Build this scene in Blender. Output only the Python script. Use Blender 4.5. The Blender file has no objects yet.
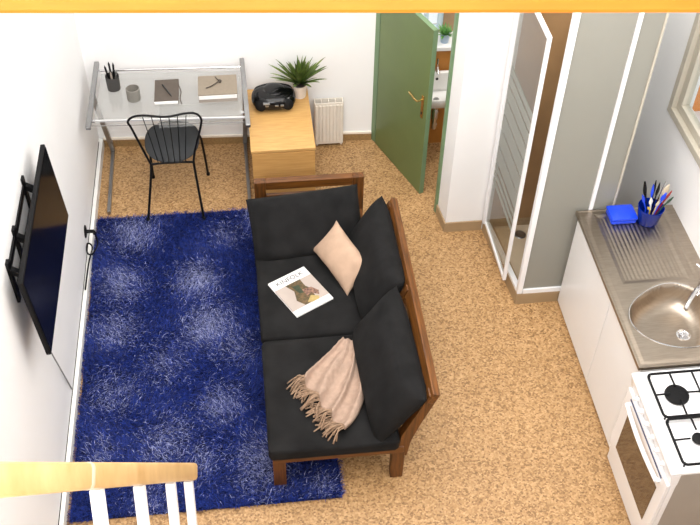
import bpy, bmesh, math, random
import numpy as np
from mathutils import Vector, Matrix, noise
random.seed(7); rng = np.random.default_rng(7)
C = bpy.context.scene.collection
V = Vector
SC = bpy.context.scene

# ------------------------------------------------------------------ camera
F_PX, PITCH, YAW, ROLL, CAM_Z = 983.02, math.radians(45.734), math.radians(7.590), math.radians(1.482), 5.15
c, s = math.cos(YAW), math.sin(YAW)
fw = V((s, c, 0)); rt = V((c, -s, 0)); up = V((0, 0, 1))
cp, sp = math.cos(PITCH), math.sin(PITCH)
fw2 = fw*cp - up*sp; up2 = up*cp + fw*sp
cr, sr = math.cos(ROLL), math.sin(ROLL)
RT = rt*cr + up2*sr; UP = -rt*sr + up2*cr; FW = fw2
cam_d = bpy.data.cameras.new('camera'); cam = bpy.data.objects.new('camera', cam_d); C.objects.link(cam)
cam.matrix_world = Matrix(((RT.x, UP.x, -FW.x, 0), (RT.y, UP.y, -FW.y, 0), (RT.z, UP.z, -FW.z, CAM_Z), (0, 0, 0, 1)))
cam_d.sensor_fit = 'HORIZONTAL'; cam_d.sensor_width = 36; cam_d.lens = F_PX/700*36; cam_d.clip_start = 0.05
SC.camera = cam
def ray(px, py): return RT*((px-350)/F_PX) + UP*(-(py-262.5)/F_PX) + FW
O = V((0, 0, CAM_Z))
def at(px, py, z=0.0):
    d = ray(px, py); return O + d*((z-CAM_Z)/d.z)
def atY(px, py, y):
    d = ray(px, py); return O + d*(y/d.y)
def atX(px, py, x):
    d = ray(px, py); return O + d*(x/d.x)

# ------------------------------------------------------------------ materials
def mat(name, col, rough=0.5, metal=0.0, var=0.0, scale=20.0, bump=0.0, bscale=None, stretch=(1, 1, 1), col2=None, spec=0.5,
        coat=0.0, sheen=0.0, detail=4.0, lo=0.35, hi=0.65, trans=0.0, emit=None, alpha=1.0):
    m = bpy.data.materials.new(name); m.use_nodes = True
    nt = m.node_tree; b = nt.nodes['Principled BSDF']
    b.inputs['Base Color'].default_value = (*col, 1); b.inputs['Roughness'].default_value = rough
    b.inputs['Metallic'].default_value = metal; b.inputs['Specular IOR Level'].default_value = spec
    b.inputs['Coat Weight'].default_value = coat; b.inputs['Sheen Weight'].default_value = sheen
    b.inputs['Transmission Weight'].default_value = trans; b.inputs['Alpha'].default_value = alpha
    if emit: b.inputs['Emission Color'].default_value = (*emit[:3], 1); b.inputs['Emission Strength'].default_value = emit[3]
    tc = nt.nodes.new('ShaderNodeTexCoord'); mp = nt.nodes.new('ShaderNodeMapping'); mp.inputs['Scale'].default_value = stretch
    nt.links.new(tc.outputs['Object'], mp.inputs['Vector'])
    n = nt.nodes.new('ShaderNodeTexNoise'); n.inputs['Scale'].default_value = scale; n.inputs['Detail'].default_value = detail
    nt.links.new(mp.outputs['Vector'], n.inputs['Vector'])
    r = nt.nodes.new('ShaderNodeValToRGB'); r.color_ramp.elements[0].position = lo; r.color_ramp.elements[1].position = hi
    if col2 is None: col2 = tuple(min(1, x*(1+var)) for x in col); cola = tuple(x*(1-var) for x in col)
    else: cola = col
    r.color_ramp.elements[0].color = (*cola, 1); r.color_ramp.elements[1].color = (*col2, 1)
    nt.links.new(n.outputs['Fac'], r.inputs['Fac']); nt.links.new(r.outputs['Color'], b.inputs['Base Color'])
    if bump:
        n2 = nt.nodes.new('ShaderNodeTexNoise'); n2.inputs['Scale'].default_value = bscale or scale; n2.inputs['Detail'].default_value = 5
        nt.links.new(mp.outputs['Vector'], n2.inputs['Vector'])
        bp = nt.nodes.new('ShaderNodeBump'); bp.inputs['Strength'].default_value = bump; bp.inputs['Distance'].default_value = 0.01
        nt.links.new(n2.outputs['Fac'], bp.inputs['Height']); nt.links.new(bp.outputs['Normal'], b.inputs['Normal'])
    return m
def glass_mat(name, tint=(1, 1, 1), refl=1.0, ior=1.45, frost=0.0, frost_col=(.8, .8, .78)):
    m = bpy.data.materials.new(name); m.use_nodes = True; nt = m.node_tree; nt.nodes.clear()
    out = nt.nodes.new('ShaderNodeOutputMaterial'); tr = nt.nodes.new('ShaderNodeBsdfTransparent'); tr.inputs[0].default_value = (*tint, 1)
    gl = nt.nodes.new('ShaderNodeBsdfGlossy'); gl.inputs['Roughness'].default_value = 0.02
    fr = nt.nodes.new('ShaderNodeLayerWeight'); fr.inputs['Blend'].default_value = .5
    pw_ = nt.nodes.new('ShaderNodeMath'); pw_.operation = 'POWER'; pw_.inputs[1].default_value = 4; nt.links.new(fr.outputs['Facing'], pw_.inputs[0])
    mu = nt.nodes.new('ShaderNodeMath'); mu.operation = 'MULTIPLY_ADD'; mu.inputs[1].default_value = .8*refl; mu.inputs[2].default_value = .035*refl; nt.links.new(pw_.outputs[0], mu.inputs[0])
    mx = nt.nodes.new('ShaderNodeMixShader'); nt.links.new(mu.outputs[0], mx.inputs[0]); nt.links.new(gl.outputs[0], mx.inputs[2])
    if frost:
        df = nt.nodes.new('ShaderNodeBsdfDiffuse'); df.inputs[0].default_value = (*frost_col, 1)
        tl = nt.nodes.new('ShaderNodeBsdfTranslucent'); tl.inputs[0].default_value = (*frost_col, 1)
        a = nt.nodes.new('ShaderNodeMixShader'); a.inputs[0].default_value = .45; nt.links.new(df.outputs[0], a.inputs[1]); nt.links.new(tl.outputs[0], a.inputs[2])
        b = nt.nodes.new('ShaderNodeMixShader'); b.inputs[0].default_value = frost; nt.links.new(tr.outputs[0], b.inputs[1]); nt.links.new(a.outputs[0], b.inputs[2])
        nt.links.new(b.outputs[0], mx.inputs[1])
    else: nt.links.new(tr.outputs[0], mx.inputs[1])
    nt.links.new(mx.outputs[0], out.inputs[0]); return m
def lin(r, g, b): return tuple(((x/255+.055)/1.055)**2.4 if x > 10 else x/255/12.92 for x in (r, g, b))
def wood(name, a, b, stretch, scale=6, rough=.45, bump=.05): return mat(name, a, rough, col2=b, scale=scale, stretch=stretch, bump=bump, detail=6, lo=.3, hi=.7)

M_wall = mat('white_paint', (.86, .855, .85), .7, var=.01, scale=3, bump=.03, bscale=60)
M_white = mat('white_lacquer', (.86, .86, .86), .3, var=.008, scale=5)
M_whiteframe = mat('white_frame', (.85, .85, .86), .35, var=.01, scale=8)
M_enamel = mat('white_enamel', (.88, .88, .89), .15, var=.005, scale=5, coat=.3)
M_green = mat('green_door_paint', lin(97, 114, 68), .42, var=.05, scale=4, bump=.03, bscale=40)
M_greenedge = mat('green_frame_paint', lin(108, 134, 100), .42, var=.05, scale=5)
M_black = mat('black_metal', (.004, .004, .0045), .45, var=.1, scale=30, spec=.2)
M_blackgloss = mat('black_gloss', (.003, .003, .0035), .14, var=.1, scale=10, coat=.05, spec=.3)
M_blackmatte = mat('black_plastic', (.006, .006, .0065), .6, var=.1, scale=30, spec=.15)
M_screen = mat('tv_screen', (.003, .003, .004), .12, var=.05, scale=3, spec=.05)
M_seatgrey = mat('chair_seat_grey', (.022, .024, .027), .7, var=.08, scale=80, bump=.08, bscale=300)
M_fabric = mat('charcoal_fabric', (.0098, .0095, .0096), .95, var=.3, scale=9, bump=.25, bscale=420, spec=.2)
M_fabricseat = mat('charcoal_seat_fabric', (.0108, .0105, .0105), .95, var=.3, scale=7, bump=.25, bscale=420, spec=.2)
M_beige = mat('beige_cotton', lin(180, 152, 130), .9, var=.07, scale=12, bump=.2, bscale=300, spec=.2)
M_throw = mat('beige_knit', lin(172, 147, 130), .95, var=.09, scale=30, bump=.5, bscale=260, spec=.2)
M_fringe = mat('beige_fringe_yarn', lin(150, 124, 102), .95, var=.16, scale=60, spec=.2)
M_sofax = wood('brown_sofa_wood', lin(70, 39, 9), lin(122, 74, 26), (1.2, 14, 14), 5)
M_sofay = wood('brown_sofa_wood_long', lin(70, 39, 9), lin(122, 74, 26), (14, 1.2, 14), 5)
M_sofaz = wood('brown_sofa_wood_upright', lin(66, 37, 8), lin(114, 68, 24), (14, 14, 1.2), 5)
M_beech = wood('beech_veneer', lin(186, 138, 78), lin(202, 156, 94), (1.5, 18, 18), 4, .4)
M_beechtop = wood('beech_veneer_top', lin(192, 146, 86), lin(206, 164, 102), (2, 16, 16), 4, .4)
M_rail = wood('pine_handrail', lin(200, 158, 100), lin(224, 186, 130), (16, 1.5, 1.5), 5, .35)
M_beam = wood('amber_stained_beam', (.32, .098, .006), (.40, .13, .011), (.8, 12, 12), 4, .35)
M_chrome = mat('chrome', (.72, .72, .73), .12, 1.0, var=.02, scale=10)
M_brushed = mat('brushed_metal', (.34, .34, .34), .34, 1.0, var=.05, scale=10)
M_steel = mat('brushed_steel', lin(168, 156, 142), .33, 1.0, var=.07, scale=14, stretch=(1, 8, 1), bump=.04, bscale=90)
M_brass = mat('brass', lin(210, 180, 120), .25, 1.0, var=.03, scale=10)
M_glass = glass_mat('clear_glass', (.97, .985, .98), 1.0)
M_desk = glass_mat('desk_glass', (.96, .97, .965), 1.25, frost=.16, frost_col=(.85, .85, .84))
M_shower = glass_mat('shower_glass', (.80, .80, .77), .7)
M_frost = glass_mat('frosted_band', (.9, .9, .88), .4, frost=.85, frost_col=(.5, .51, .46))
M_panel = glass_mat('frosted_panel', (.8, .8, .76), .45, frost=.97, frost_col=lin(182, 181, 172))
M_tile = mat('tan_shower_tile', lin(176, 138, 98), .4, var=.07, scale=5)
M_tray = mat('shower_tray_tan', lin(160, 136, 104), .4, var=.06, scale=6)
M_trayin = mat('shower_tray_inside', lin(205, 186, 160), .35, var=.05, scale=5)
M_cap = mat('baseboard_cap', lin(232, 222, 208), .5, var=.02)
M_trunk = mat('white_trunking', (.8, .79, .76), .5, var=.02)
M_skirt = mat('tan_skirting', lin(146, 116, 74), .6, var=.12, scale=60)
M_bathwood = mat('ochre_bathroom_tile', lin(176, 116, 48), .45, var=.1, scale=8)
M_porcelain = mat('porcelain', (.85, .84, .82), .12, var=.01, coat=.4)
M_taupe = mat('taupe_cover', lin(80, 70, 61), .6, var=.06, scale=30)
M_taupelight = mat('pale_taupe_board', lin(134, 122, 106), .6, var=.05, scale=30)
M_page = mat('paper', (.8, .79, .77), .7, var=.03, scale=60)
M_greybook = mat('grey_cover', lin(150, 140, 130), .6, var=.05)
M_stone = mat('stone_mug', lin(132, 128, 120), .6, var=.06, scale=60)
M_stonedark = mat('slate_cup', lin(62, 60, 58), .6, var=.06, scale=60)
M_dark = mat('dark_void', (.02, .02, .02), .8, var=.1)
M_blue = mat('blue_plastic', lin(24, 68, 218), .3, var=.04, scale=10)
M_bluecup = glass_mat('blue_clear_plastic', lin(30, 90, 215), .7, frost=.55, frost_col=lin(14, 70, 190))
M_leaf = mat('plant_leaf', lin(58, 80, 30), .5, col2=lin(112, 130, 60), scale=9)
M_soil = mat('potting_soil', (.03, .02, .014), .9, var=.3, scale=60)
M_pot = mat('white_pot', lin(226, 214, 202), .45, var=.02)
M_rad = mat('radiator_white', lin(224, 216, 204), .4, var=.02)
M_winframe = mat('window_frame_greige', lin(186, 179, 164), .5, var=.03, scale=8)
M_iron = mat('cast_iron', (.003, .003, .0035), .6, var=.2, scale=60, bump=.2, spec=.2)
M_ovenglass = mat('oven_glass', lin(70, 48, 26), .12, var=.12, scale=12, coat=.5)
M_sideblank = mat('stove_side_metal', lin(158, 150, 140), .5, var=.03, scale=4)
M_cable = mat('cable_grey', (.22, .21, .2), .6, var=.05)

def floor_mat():
    m = bpy.data.materials.new('cork_floor'); m.use_nodes = True; nt = m.node_tree; b = nt.nodes['Principled BSDF']
    tc = nt.nodes.new('ShaderNodeTexCoord')
    v = nt.nodes.new('ShaderNodeTexVoronoi'); v.inputs['Scale'].default_value = 95; v.inputs['Randomness'].default_value = 1
    nz = nt.nodes.new('ShaderNodeTexNoise'); nz.inputs['Scale'].default_value = 46; nz.inputs['Detail'].default_value = 6; nz.inputs['Roughness'].default_value = .7
    big = nt.nodes.new('ShaderNodeTexNoise'); big.inputs['Scale'].default_value = 1.3; big.inputs['Detail'].default_value = 3
    for q in (v, nz, big): nt.links.new(tc.outputs['Object'], q.inputs['Vector'])
    r1 = nt.nodes.new('ShaderNodeValToRGB'); e = r1.color_ramp.elements
    e[0].position = .0; e[0].color = (*lin(132, 98, 60), 1); e[1].position = 1; e[1].color = (*lin(198, 162, 116), 1)
    for p, col in ((.18, lin(152, 116, 74)), (.45, lin(176, 138, 92)), (.75, lin(187, 149, 104))):
        q = e.new(p); q.color = (*col, 1)
    sx = nt.nodes.new('ShaderNodeSeparateColor'); nt.links.new(v.outputs['Color'], sx.inputs[0]); nt.links.new(sx.outputs[0], r1.inputs['Fac'])
    r2 = nt.nodes.new('ShaderNodeValToRGB'); r2.color_ramp.elements[0].position = .33; r2.color_ramp.elements[0].color = (.62, .58, .52, 1)
    r2.color_ramp.elements[1].position = .56; r2.color_ramp.elements[1].color = (1.06, 1.05, 1.03, 1); nt.links.new(nz.outputs['Fac'], r2.inputs['Fac'])
    mx = nt.nodes.new('ShaderNodeMix'); mx.data_type = 'RGBA'; mx.blend_type = 'MULTIPLY'; mx.inputs['Factor'].default_value = .62
    nt.links.new(r1.outputs[0], mx.inputs['A']); nt.links.new(r2.outputs[0], mx.inputs['B'])
    r3 = nt.nodes.new('ShaderNodeValToRGB'); r3.color_ramp.elements[0].position = .3; r3.color_ramp.elements[0].color = (.9, .89, .87, 1)
    r3.color_ramp.elements[1].position = .7; r3.color_ramp.elements[1].color = (1, 1, 1, 1); nt.links.new(big.outputs['Fac'], r3.inputs['Fac'])
    m2 = nt.nodes.new('ShaderNodeMix'); m2.data_type = 'RGBA'; m2.blend_type = 'MULTIPLY'; m2.inputs['Factor'].default_value = 1
    nt.links.new(mx.outputs['Result'], m2.inputs['A']); nt.links.new(r3.outputs[0], m2.inputs['B'])
    nt.links.new(m2.outputs['Result'], b.inputs['Base Color']); b.inputs['Roughness'].default_value = .5
    return m
M_floor = floor_mat()
def rug_mat():
    m = bpy.data.materials.new('shag_pile'); m.use_nodes = True; nt = m.node_tree; b = nt.nodes['Principled BSDF']
    a = nt.nodes.new('ShaderNodeAttribute'); a.attribute_name = 'yarn'
    nt.links.new(a.outputs['Color'], b.inputs['Base Color']); b.inputs['Roughness'].default_value = .55
    b.inputs['Specular IOR Level'].default_value = .3
    return m
M_pile = rug_mat()
M_rugback = mat('rug_backing', lin(10, 18, 60), .95, var=.1)

# ------------------------------------------------------------------ mesh helpers
def B(): return bmesh.new()
def box(bm, x0, x1, y0, y1, z0, z1, bev=0.0):
    r = bmesh.ops.create_cube(bm, size=1); vs = r['verts']
    for v in vs: v.co = V((x0+(v.co.x+.5)*(x1-x0), y0+(v.co.y+.5)*(y1-y0), z0+(v.co.z+.5)*(z1-z0)))
    if bev:
        bm.normal_update(); es = list({e for v in vs for e in v.link_edges}); bmesh.ops.bevel(bm, geom=es, offset=bev, segments=2, profile=.5, affect='EDGES')
def obox(bm, ctr, ax, ay, az, sx, sy, sz, bev=0.0):
    """box with its own axes, sizes sx sy sz"""
    ctr = V(ctr); r = bmesh.ops.create_cube(bm, size=1); vs = r['verts']
    if V(ax).cross(V(ay)).dot(V(az)) < 0: ax = -V(ax)
    for v in vs: v.co = ctr + V(ax)*(v.co.x*sx) + V(ay)*(v.co.y*sy) + V(az)*(v.co.z*sz)
    if bev:
        bm.normal_update(); es = list({e for v in vs for e in v.link_edges}); bmesh.ops.bevel(bm, geom=es, offset=bev, segments=2, profile=.5, affect='EDGES')
def bar(bm, a, b, w, h, upv=(0, 0, 1), bev=0.0):
    """rectangular bar from a to b: w sideways, h along upv"""
    a = V(a); b = V(b); d = (b-a); L = d.length; d.normalize(); u = V(upv); sd = d.cross(u).normalized(); u = sd.cross(d).normalized()
    obox(bm, (a+b)/2, sd, d, u, w, L, h, bev)
def prism(bm, poly, z0, z1):
    lo = [bm.verts.new((x, y, z0)) for x, y in poly]; hi = [bm.verts.new((x, y, z1)) for x, y in poly]; n = len(poly)
    bm.faces.new(lo[::-1]); bm.faces.new(hi)
    for i in range(n): bm.faces.new((lo[i], lo[(i+1) % n], hi[(i+1) % n], hi[i]))
def tube(bm, pts, r, seg=8, cap=True):
    pts = [V(p) for p in pts]; rs = r if isinstance(r, (list, tuple)) else [r]*len(pts); rings = []; prev = None
    for i, p in enumerate(pts):
        t = (pts[min(i+1, len(pts)-1)]-pts[max(i-1, 0)]).normalized()
        if prev is None:
            a = V((0, 0, 1)) if abs(t.z) < .9 else V((1, 0, 0)); n = t.cross(a).normalized()
        else: n = (prev - t*prev.dot(t)).normalized()
        prev = n; b = t.cross(n)
        rings.append([bm.verts.new(p+(n*math.cos(k*2*math.pi/seg)+b*math.sin(k*2*math.pi/seg))*rs[i]) for k in range(seg)])
    for i in range(len(rings)-1):
        for k in range(seg): bm.faces.new((rings[i][k], rings[i][(k+1) % seg], rings[i+1][(k+1) % seg], rings[i+1][k]))
    if cap: bm.faces.new(rings[0][::-1]); bm.faces.new(rings[-1])
def smooth_path(pts, n=6):
    pts = [V(p) for p in pts]; out = []
    for i in range(len(pts)-1):
        p0 = pts[max(i-1, 0)]; p1 = pts[i]; p2 = pts[i+1]; p3 = pts[min(i+2, len(pts)-1)]
        for k in range(n):
            t = k/n; out.append(.5*((2*p1)+(p2-p0)*t+(2*p0-5*p1+4*p2-p3)*t*t+(3*p1-p0-3*p2+p3)*t**3))
    out.append(pts[-1]); return out
def lathe(bm, prof, ctr, seg=24, sx=1.0, sy=1.0, axis=None):
    ctr = V(ctr); az = V(axis).normalized() if axis else V((0, 0, 1))
    ax = V((1, 0, 0)) if abs(az.x) < .9 else V((0, 1, 0)); ax = (ax-az*ax.dot(az)).normalized(); ay = az.cross(ax); rings = []
    for r, z in prof:
        if r < 1e-5: rings.append([bm.verts.new(ctr+az*z)])
        else: rings.append([bm.verts.new(ctr+ax*(r*sx*math.cos(k*2*math.pi/seg))+ay*(r*sy*math.sin(k*2*math.pi/seg))+az*z) for k in range(seg)])
    for a, b in zip(rings, rings[1:]):
        for k in range(seg):
            k2 = (k+1) % seg
            if len(a) == 1 and len(b) == 1: continue
            if len(a) == 1: bm.faces.new((a[0], b[k], b[k2]))
            elif len(b) == 1: bm.faces.new((a[k], b[0], a[k2]))
            else: bm.faces.new((a[k], b[k], b[k2], a[k2]))
    if len(rings[0]) > 1: bm.faces.new(rings[0])
    if len(rings[-1]) > 1: bm.faces.new(rings[-1])
def wloc(o):
    p = V((0, 0, 0))
    while o: p += o.location; o = o.parent
    return p
def obj(name, bm, m, parent=None, sm=False, kind=None):
    bmesh.ops.recalc_face_normals(bm, faces=bm.faces[:])
    if parent is not None: off = wloc(parent)
    else:
        xs = [v.co for v in bm.verts]
        off = V(((min(v.x for v in xs)+max(v.x for v in xs))/2, (min(v.y for v in xs)+max(v.y for v in xs))/2, min(v.z for v in xs)))
    for v in bm.verts: v.co -= off
    me = bpy.data.meshes.new(name); bm.to_mesh(me); bm.free()
    if sm:
        me.polygons.foreach_set('use_smooth', [True]*len(me.polygons))
        if sm != 2: me.set_sharp_from_angle(angle=math.radians(40))
    me.materials.append(m); o = bpy.data.objects.new(name, me); C.objects.link(o)
    if parent is not None: o.parent = parent
    else: o.location = off
    if kind: o['kind'] = kind
    return o
def tag(o, label, cat, group=None):
    o['label'] = label; o['category'] = cat
    if group: o['group'] = group
    return o
def thing(name, label, cat, loc, group=None):
    o = bpy.data.objects.new(name, None); o.empty_display_size = .1; C.objects.link(o); o.location = loc; return tag(o, label, cat, group)
def struct(name, bm, m, parent=None, sm=False): return obj(name, bm, m, parent, sm, None if parent is not None else 'structure')
def bx(name, m, parent, x0, x1, y0, y1, z0, z1, bev=0.0): b = B(); box(b, x0, x1, y0, y1, z0, z1, bev); return obj(name, b, m, parent)
def tb(name, m, parent, pts, r, seg=10, smooth=0):
    b = B(); tube(b, smooth_path(pts, smooth) if smooth else pts, r, seg); return obj(name, b, m, parent, sm=True)
def br(name, m, parent, a, b_, w, h, upv=(0, 0, 1), bev=0.0): b = B(); bar(b, a, b_, w, h, upv, bev); return obj(name, b, m, parent)
def lt(name, m, parent, prof, ctr, seg=28, **k): b = B(); lathe(b, prof, ctr, seg, **k); return obj(name, b, m, parent, sm=True)

# ------------------------------------------------------------------ the room
TOPZ = 5.7
b = B(); box(b, -1.4, 2.9, -.9, 6.75, -.08, 0); struct('floor', b, M_floor)
b = B(); prism(b, [(-1.245, -.9), (-1.222, 6.503), (-1.36, 6.62), (-1.38, -.9)], 0, TOPZ); struct('wall_left', b, M_wall)
b = B(); prism(b, [(-1.222, 6.503), (1.02, 6.388), (1.02, 6.6), (-1.36, 6.62)], 0, TOPZ); struct('wall_back', b, M_wall)
# right wall with its window opening
WX = 2.70; WY0, WY1, WZ0, WZ1 = 3.72, 4.87, 1.325, 2.55
b = B()
box(b, WX, WX+.16, -.9, WY0, 0, TOPZ); box(b, WX, WX+.16, WY1, 6.72, 0, TOPZ); box(b, WX, WX+.16, WY0, WY1, 0, WZ0); box(b, WX, WX+.16, WY0, WY1, WZ1, TOPZ)
struct('wall_right', b, M_wall)
# partition between shower and bathroom
b = B(); prism(b, [(1.414, 5.237), (2.70, 5.237), (2.70, 5.36), (1.47, 5.50), (1.392, 5.44)], 0, 4.2); struct('wall_partition', b, M_wall)
b = B(); box(b, 1.735, 2.318, 5.222, 5.237, .10, 4.2); struct('wall_shower_back', b, M_tile)
# bathroom half wall with ledge, the wall over it
b = B(); prism(b, [(1.10, 6.30), (2.70, 6.27), (2.70, 6.50), (1.10, 6.50)], 0, .905); struct('wall_bathroom_half', b, M_bathwood)
b = B(); prism(b, [(1.10, 6.285), (2.70, 6.255), (2.70, 6.50), (1.10, 6.50)], .905, .935); struct('trim_1', b, M_wall)
b = B(); box(b, 1.02, 1.42, 6.50, 6.6, 0, .945); box(b, 1.02, 2.70, 6.50, 6.6, 0, .945); box(b, 1.545, 2.70, 6.50, 6.6, .945, 4.2); box(b, 1.02, 1.545, 6.50, 6.6, 2.0, 4.2)
struct('wall_bathroom', b, mat('brown_bathroom_wall', lin(150, 122, 92), .5, var=.05))
b = B(); box(b, 1.05, 1.545, 6.515, 6.545, .945, .975); box(b, 1.05, 1.545, 6.515, 6.545, 1.96, 2.0); box(b, 1.05, 1.09, 6.515, 6.545, .975, 1.96); box(b, 1.505, 1.545, 6.515, 6.545, .975, 1.96); box(b, 1.40, 1.43, 6.515, 6.545, .975, 1.96)
w2 = struct('window_2', b, mat('blue_grey_frame', lin(196, 214, 224), .4, var=.02))
b = B(); box(b, 1.09, 1.505, 6.527, 6.531, .975, 1.96); obj('window_pane', b, M_glass, w2)
# skirtings and trunking
b = B(); prism(b, [(-1.19, 6.501), (1.0, 6.389), (1.0, 6.374), (-1.19, 6.486)], 0, .07); struct('baseboard_back', b, M_skirt)
b = B(); prism(b, [(-1.19, 6.501), (1.0, 6.389), (1.0, 6.371), (-1.19, 6.483)], .07, .086); struct('trim_2', b, M_cap)
b = B(); prism(b, [(-1.243, 1.0), (-1.222, 6.50), (-1.192, 6.48), (-1.213, 1.0)], .0, .085); struct('baseboard_left', b, M_trunk)
b = B(); prism(b, [(1.414, 5.237), (1.69, 5.237), (1.69, 5.224), (1.404, 5.224), (1.38, 5.44), (1.392, 5.44)], 0, .09); struct('baseboard_partition', b, M_tray)
b = B(); tube(b, [(-1.224, 6.44, .088), (-1.234, 3.4, .088), (-1.236, 1.2, .088)], .006, 6); tag(obj('wall_cable', b, M_black, sm=True), 'thin black cable running along the top of the left white skirting', 'cable')
# window 1 in the right wall
b = B()
for (y0, y1, z0, z1) in ((WY0, WY1, WZ0, WZ0+.05), (WY0, WY1, WZ1-.05, WZ1), (WY1-.05, WY1, WZ0+.05, WZ1-.05), (WY0, WY0+.05, WZ0+.05, WZ1-.05)): box(b, WX-.012, WX+.06, y0, y1, z0, z1, .004)
win = struct('window_1', b, M_winframe)
b = B()
for (y0, y1, z0, z1) in ((WY0+.05, WY1-.05, WZ0+.05, WZ0+.11), (WY0+.05, WY1-.05, WZ1-.11, WZ1-.05), (WY1-.11, WY1-.05, WZ0+.11, WZ1-.11), (WY0+.05, WY0+.11, WZ0+.11, WZ1-.11)): box(b, WX+.02, WX+.075, y0, y1, z0, z1, .004)
obj('window_sash', b, M_winframe, win)
b = B(); box(b, WX+.045, WX+.05, WY0+.11, WY1-.11, WZ0+.11, WZ1-.11); obj('window_pane', b, M_glass, win)

# green door and its frame, on the slanted opening
H0 = V((1.026, 6.326, 0)); H1 = V((1.289, 5.671, 0)); dl = (H1-H0).normalized(); dn = V((dl.y, -dl.x, 0)); dn = dn if dn.x < 0 else -dn
b = B(); L = (H1-H0).length; obox(b, (H0+H1)/2 - dn*.018 + V((0, 0, .742)), dl, dn, (0, 0, 1), L, .036, 1.474, .002)
dr = struct('door_1', b, M_green)
b = B(); obox(b, H1 - dn*.018 + dl*.0015 + V((0, 0, .742)), dl, dn, (0, 0, 1), .003, .037, 1.474); obox(b, (H0+H1)/2 - dn*.018 + V((0, 0, 1.4805)), dl, dn, (0, 0, 1), L, .037, .003)
obj('door_edge', b, M_greenedge, dr)
hp = H1 - dl*.055 + V((0, 0, .855))
b = B(); obox(b, hp + dn*.004 - V((0, 0, .045)), dl, dn, (0, 0, 1), .03, .008, .20, .003)
plate = obj('handle_plate', b, M_brass, dr)
b = B(); tube(b, [hp+V((0, 0, .02)), hp+V((0, 0, .02))+dn*.05, hp+V((0, 0, .02))+dn*.055-dl*.03, hp+V((0, 0, .035))+dn*.055-dl*.11], .008, 8); obj('door_handle', b, M_brass, plate, sm=True)
b = B(); obox(b, hp + dn*.009 - V((0, 0, .10)), dl, dn, (0, 0, 1), .008, .003, .02); obj('keyhole', b, M_dark, plate)
b = B(); prism(b, [(1.0, 6.388), (1.026, 6.345), (1.055, 6.36), (1.055, 6.42), (1.0, 6.42)], 0, 2.05); struct('trim_3', b, M_greenedge)
b = B(); prism(b, [(1.392, 5.438), (1.376, 5.446), (1.372, 5.475), (1.40, 5.51), (1.47, 5.50)], 0, 4.2); struct('trim_4', b, M_greenedge)

# bathroom basin, tap, waste pipe, plant on the ledge
bs = thing('wash_basin', 'small white wall basin seen through the gap beside the green door', 'sink', (1.46, 6.16, .5))
b = B(); nu = 28; rows = [(.09, .49, 0), (.15, .52, 0), (.195, .57, 0), (.21, .605, 0), (.205, .615, 0), (.17, .61, 0), (.14, .56, 0), (.06, .54, 0), (0, .538, 0)]
rings = []
for r, z, _ in rows:
    if r == 0: rings.append([b.verts.new((1.47, 6.165, z))]); continue
    ring = []
    for k in range(nu):
        a = k*2*math.pi/nu; x = 1.47+r*math.copysign(abs(math.cos(a))**.7, math.cos(a)); y = 6.165+r*.62*math.copysign(abs(math.sin(a))**.8, math.sin(a)); ring.append(b.verts.new((x, y, z)))
    rings.append(ring)
for a_, c_ in zip(rings, rings[1:]):
    for k in range(nu):
        k2 = (k+1) % nu
        if len(c_) == 1: b.faces.new((a_[k], a_[k2], c_[0]))
        else: b.faces.new((a_[k], a_[k2], c_[k2], c_[k]))
b.faces.new(rings[0])
obj('basin_bowl', b, M_porcelain, bs, sm=True)
lt('basin_drain', M_brushed, bs, [(0, .002), (.022, .003), (.024, 0)], (1.47, 6.165, .539), 16)
bx('basin_backrest', M_porcelain, bs, 1.26, 1.69, 6.235, 6.272, .58, .735, .008)
lt('overflow_hole', M_dark, bs, [(0, 0), (.011, 0), (.011, .004), (0, .004)], (1.475, 6.231, .685), 12, axis=(0, -1, 0))
b = B(); tube(b, smooth_path([(1.475, 6.255, .735), (1.475, 6.255, .79), (1.47, 6.215, .80), (1.465, 6.16, .775)], 5), .012, 10); tube(b, [(1.475, 6.255, .80), (1.475, 6.26, .85)], .008, 8)
obj('basin_tap', b, M_chrome, bs, sm=True)
b = B(); tube(b, smooth_path([(1.47, 6.165, .49), (1.47, 6.165, .30), (1.475, 6.18, .25), (1.485, 6.20, .28), (1.485, 6.285, .28)], 5), .02, 10); lathe(b, [(.03, 0), (.03, .07), (.02, .09)], (1.47, 6.165, .36), 14)
obj('waste_pipe', b, M_chrome, bs, sm=True)

def leaf(bm, base, dirv, L, w, droop, upv=V((0, 0, 1)), n=7, fold=.25):
    d = V(dirv).normalized(); sd = d.cross(upv); sd = sd.normalized() if sd.length > 1e-3 else V((1, 0, 0)); pts = []; p = V(base); prev = None
    for i in range(n+1):
        t = i/n; dd = (d - V((0, 0, 1))*droop*t*t).normalized(); nn = sd.cross(dd)
        ww = w*(.55+.9*t-.2*t*t)*(1-t**2.2) if t < 1 else 0
        if t == 1: row = [bm.verts.new(p)]*3
        else: row = [bm.verts.new(p+sd*ww/2+nn*ww*fold), bm.verts.new(p), bm.verts.new(p-sd*ww/2+nn*ww*fold)]
        if prev:
            for k in (0, 1):
                f = [prev[k], prev[k+1], row[k+1], row[k]]; u = []
                [u.append(x) for x in f if x not in u]; bm.faces.new(u)
        prev = row; p = p+dd*(L/n)
pl = thing('ledge_plant', 'tiny green bushy plant in pale blue pot on the bathroom ledge', 'plant', (1.535, 6.36, .935))
lt('plant_pot', mat('pale_blue_pot', lin(170, 190, 212), .4, var=.02), pl, [(0, 0), (.03, 0), (.04, .075), (.035, .075), (.033, .065), (0, .065)], (1.535, 6.36, .935), 18)
b = B()
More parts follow.
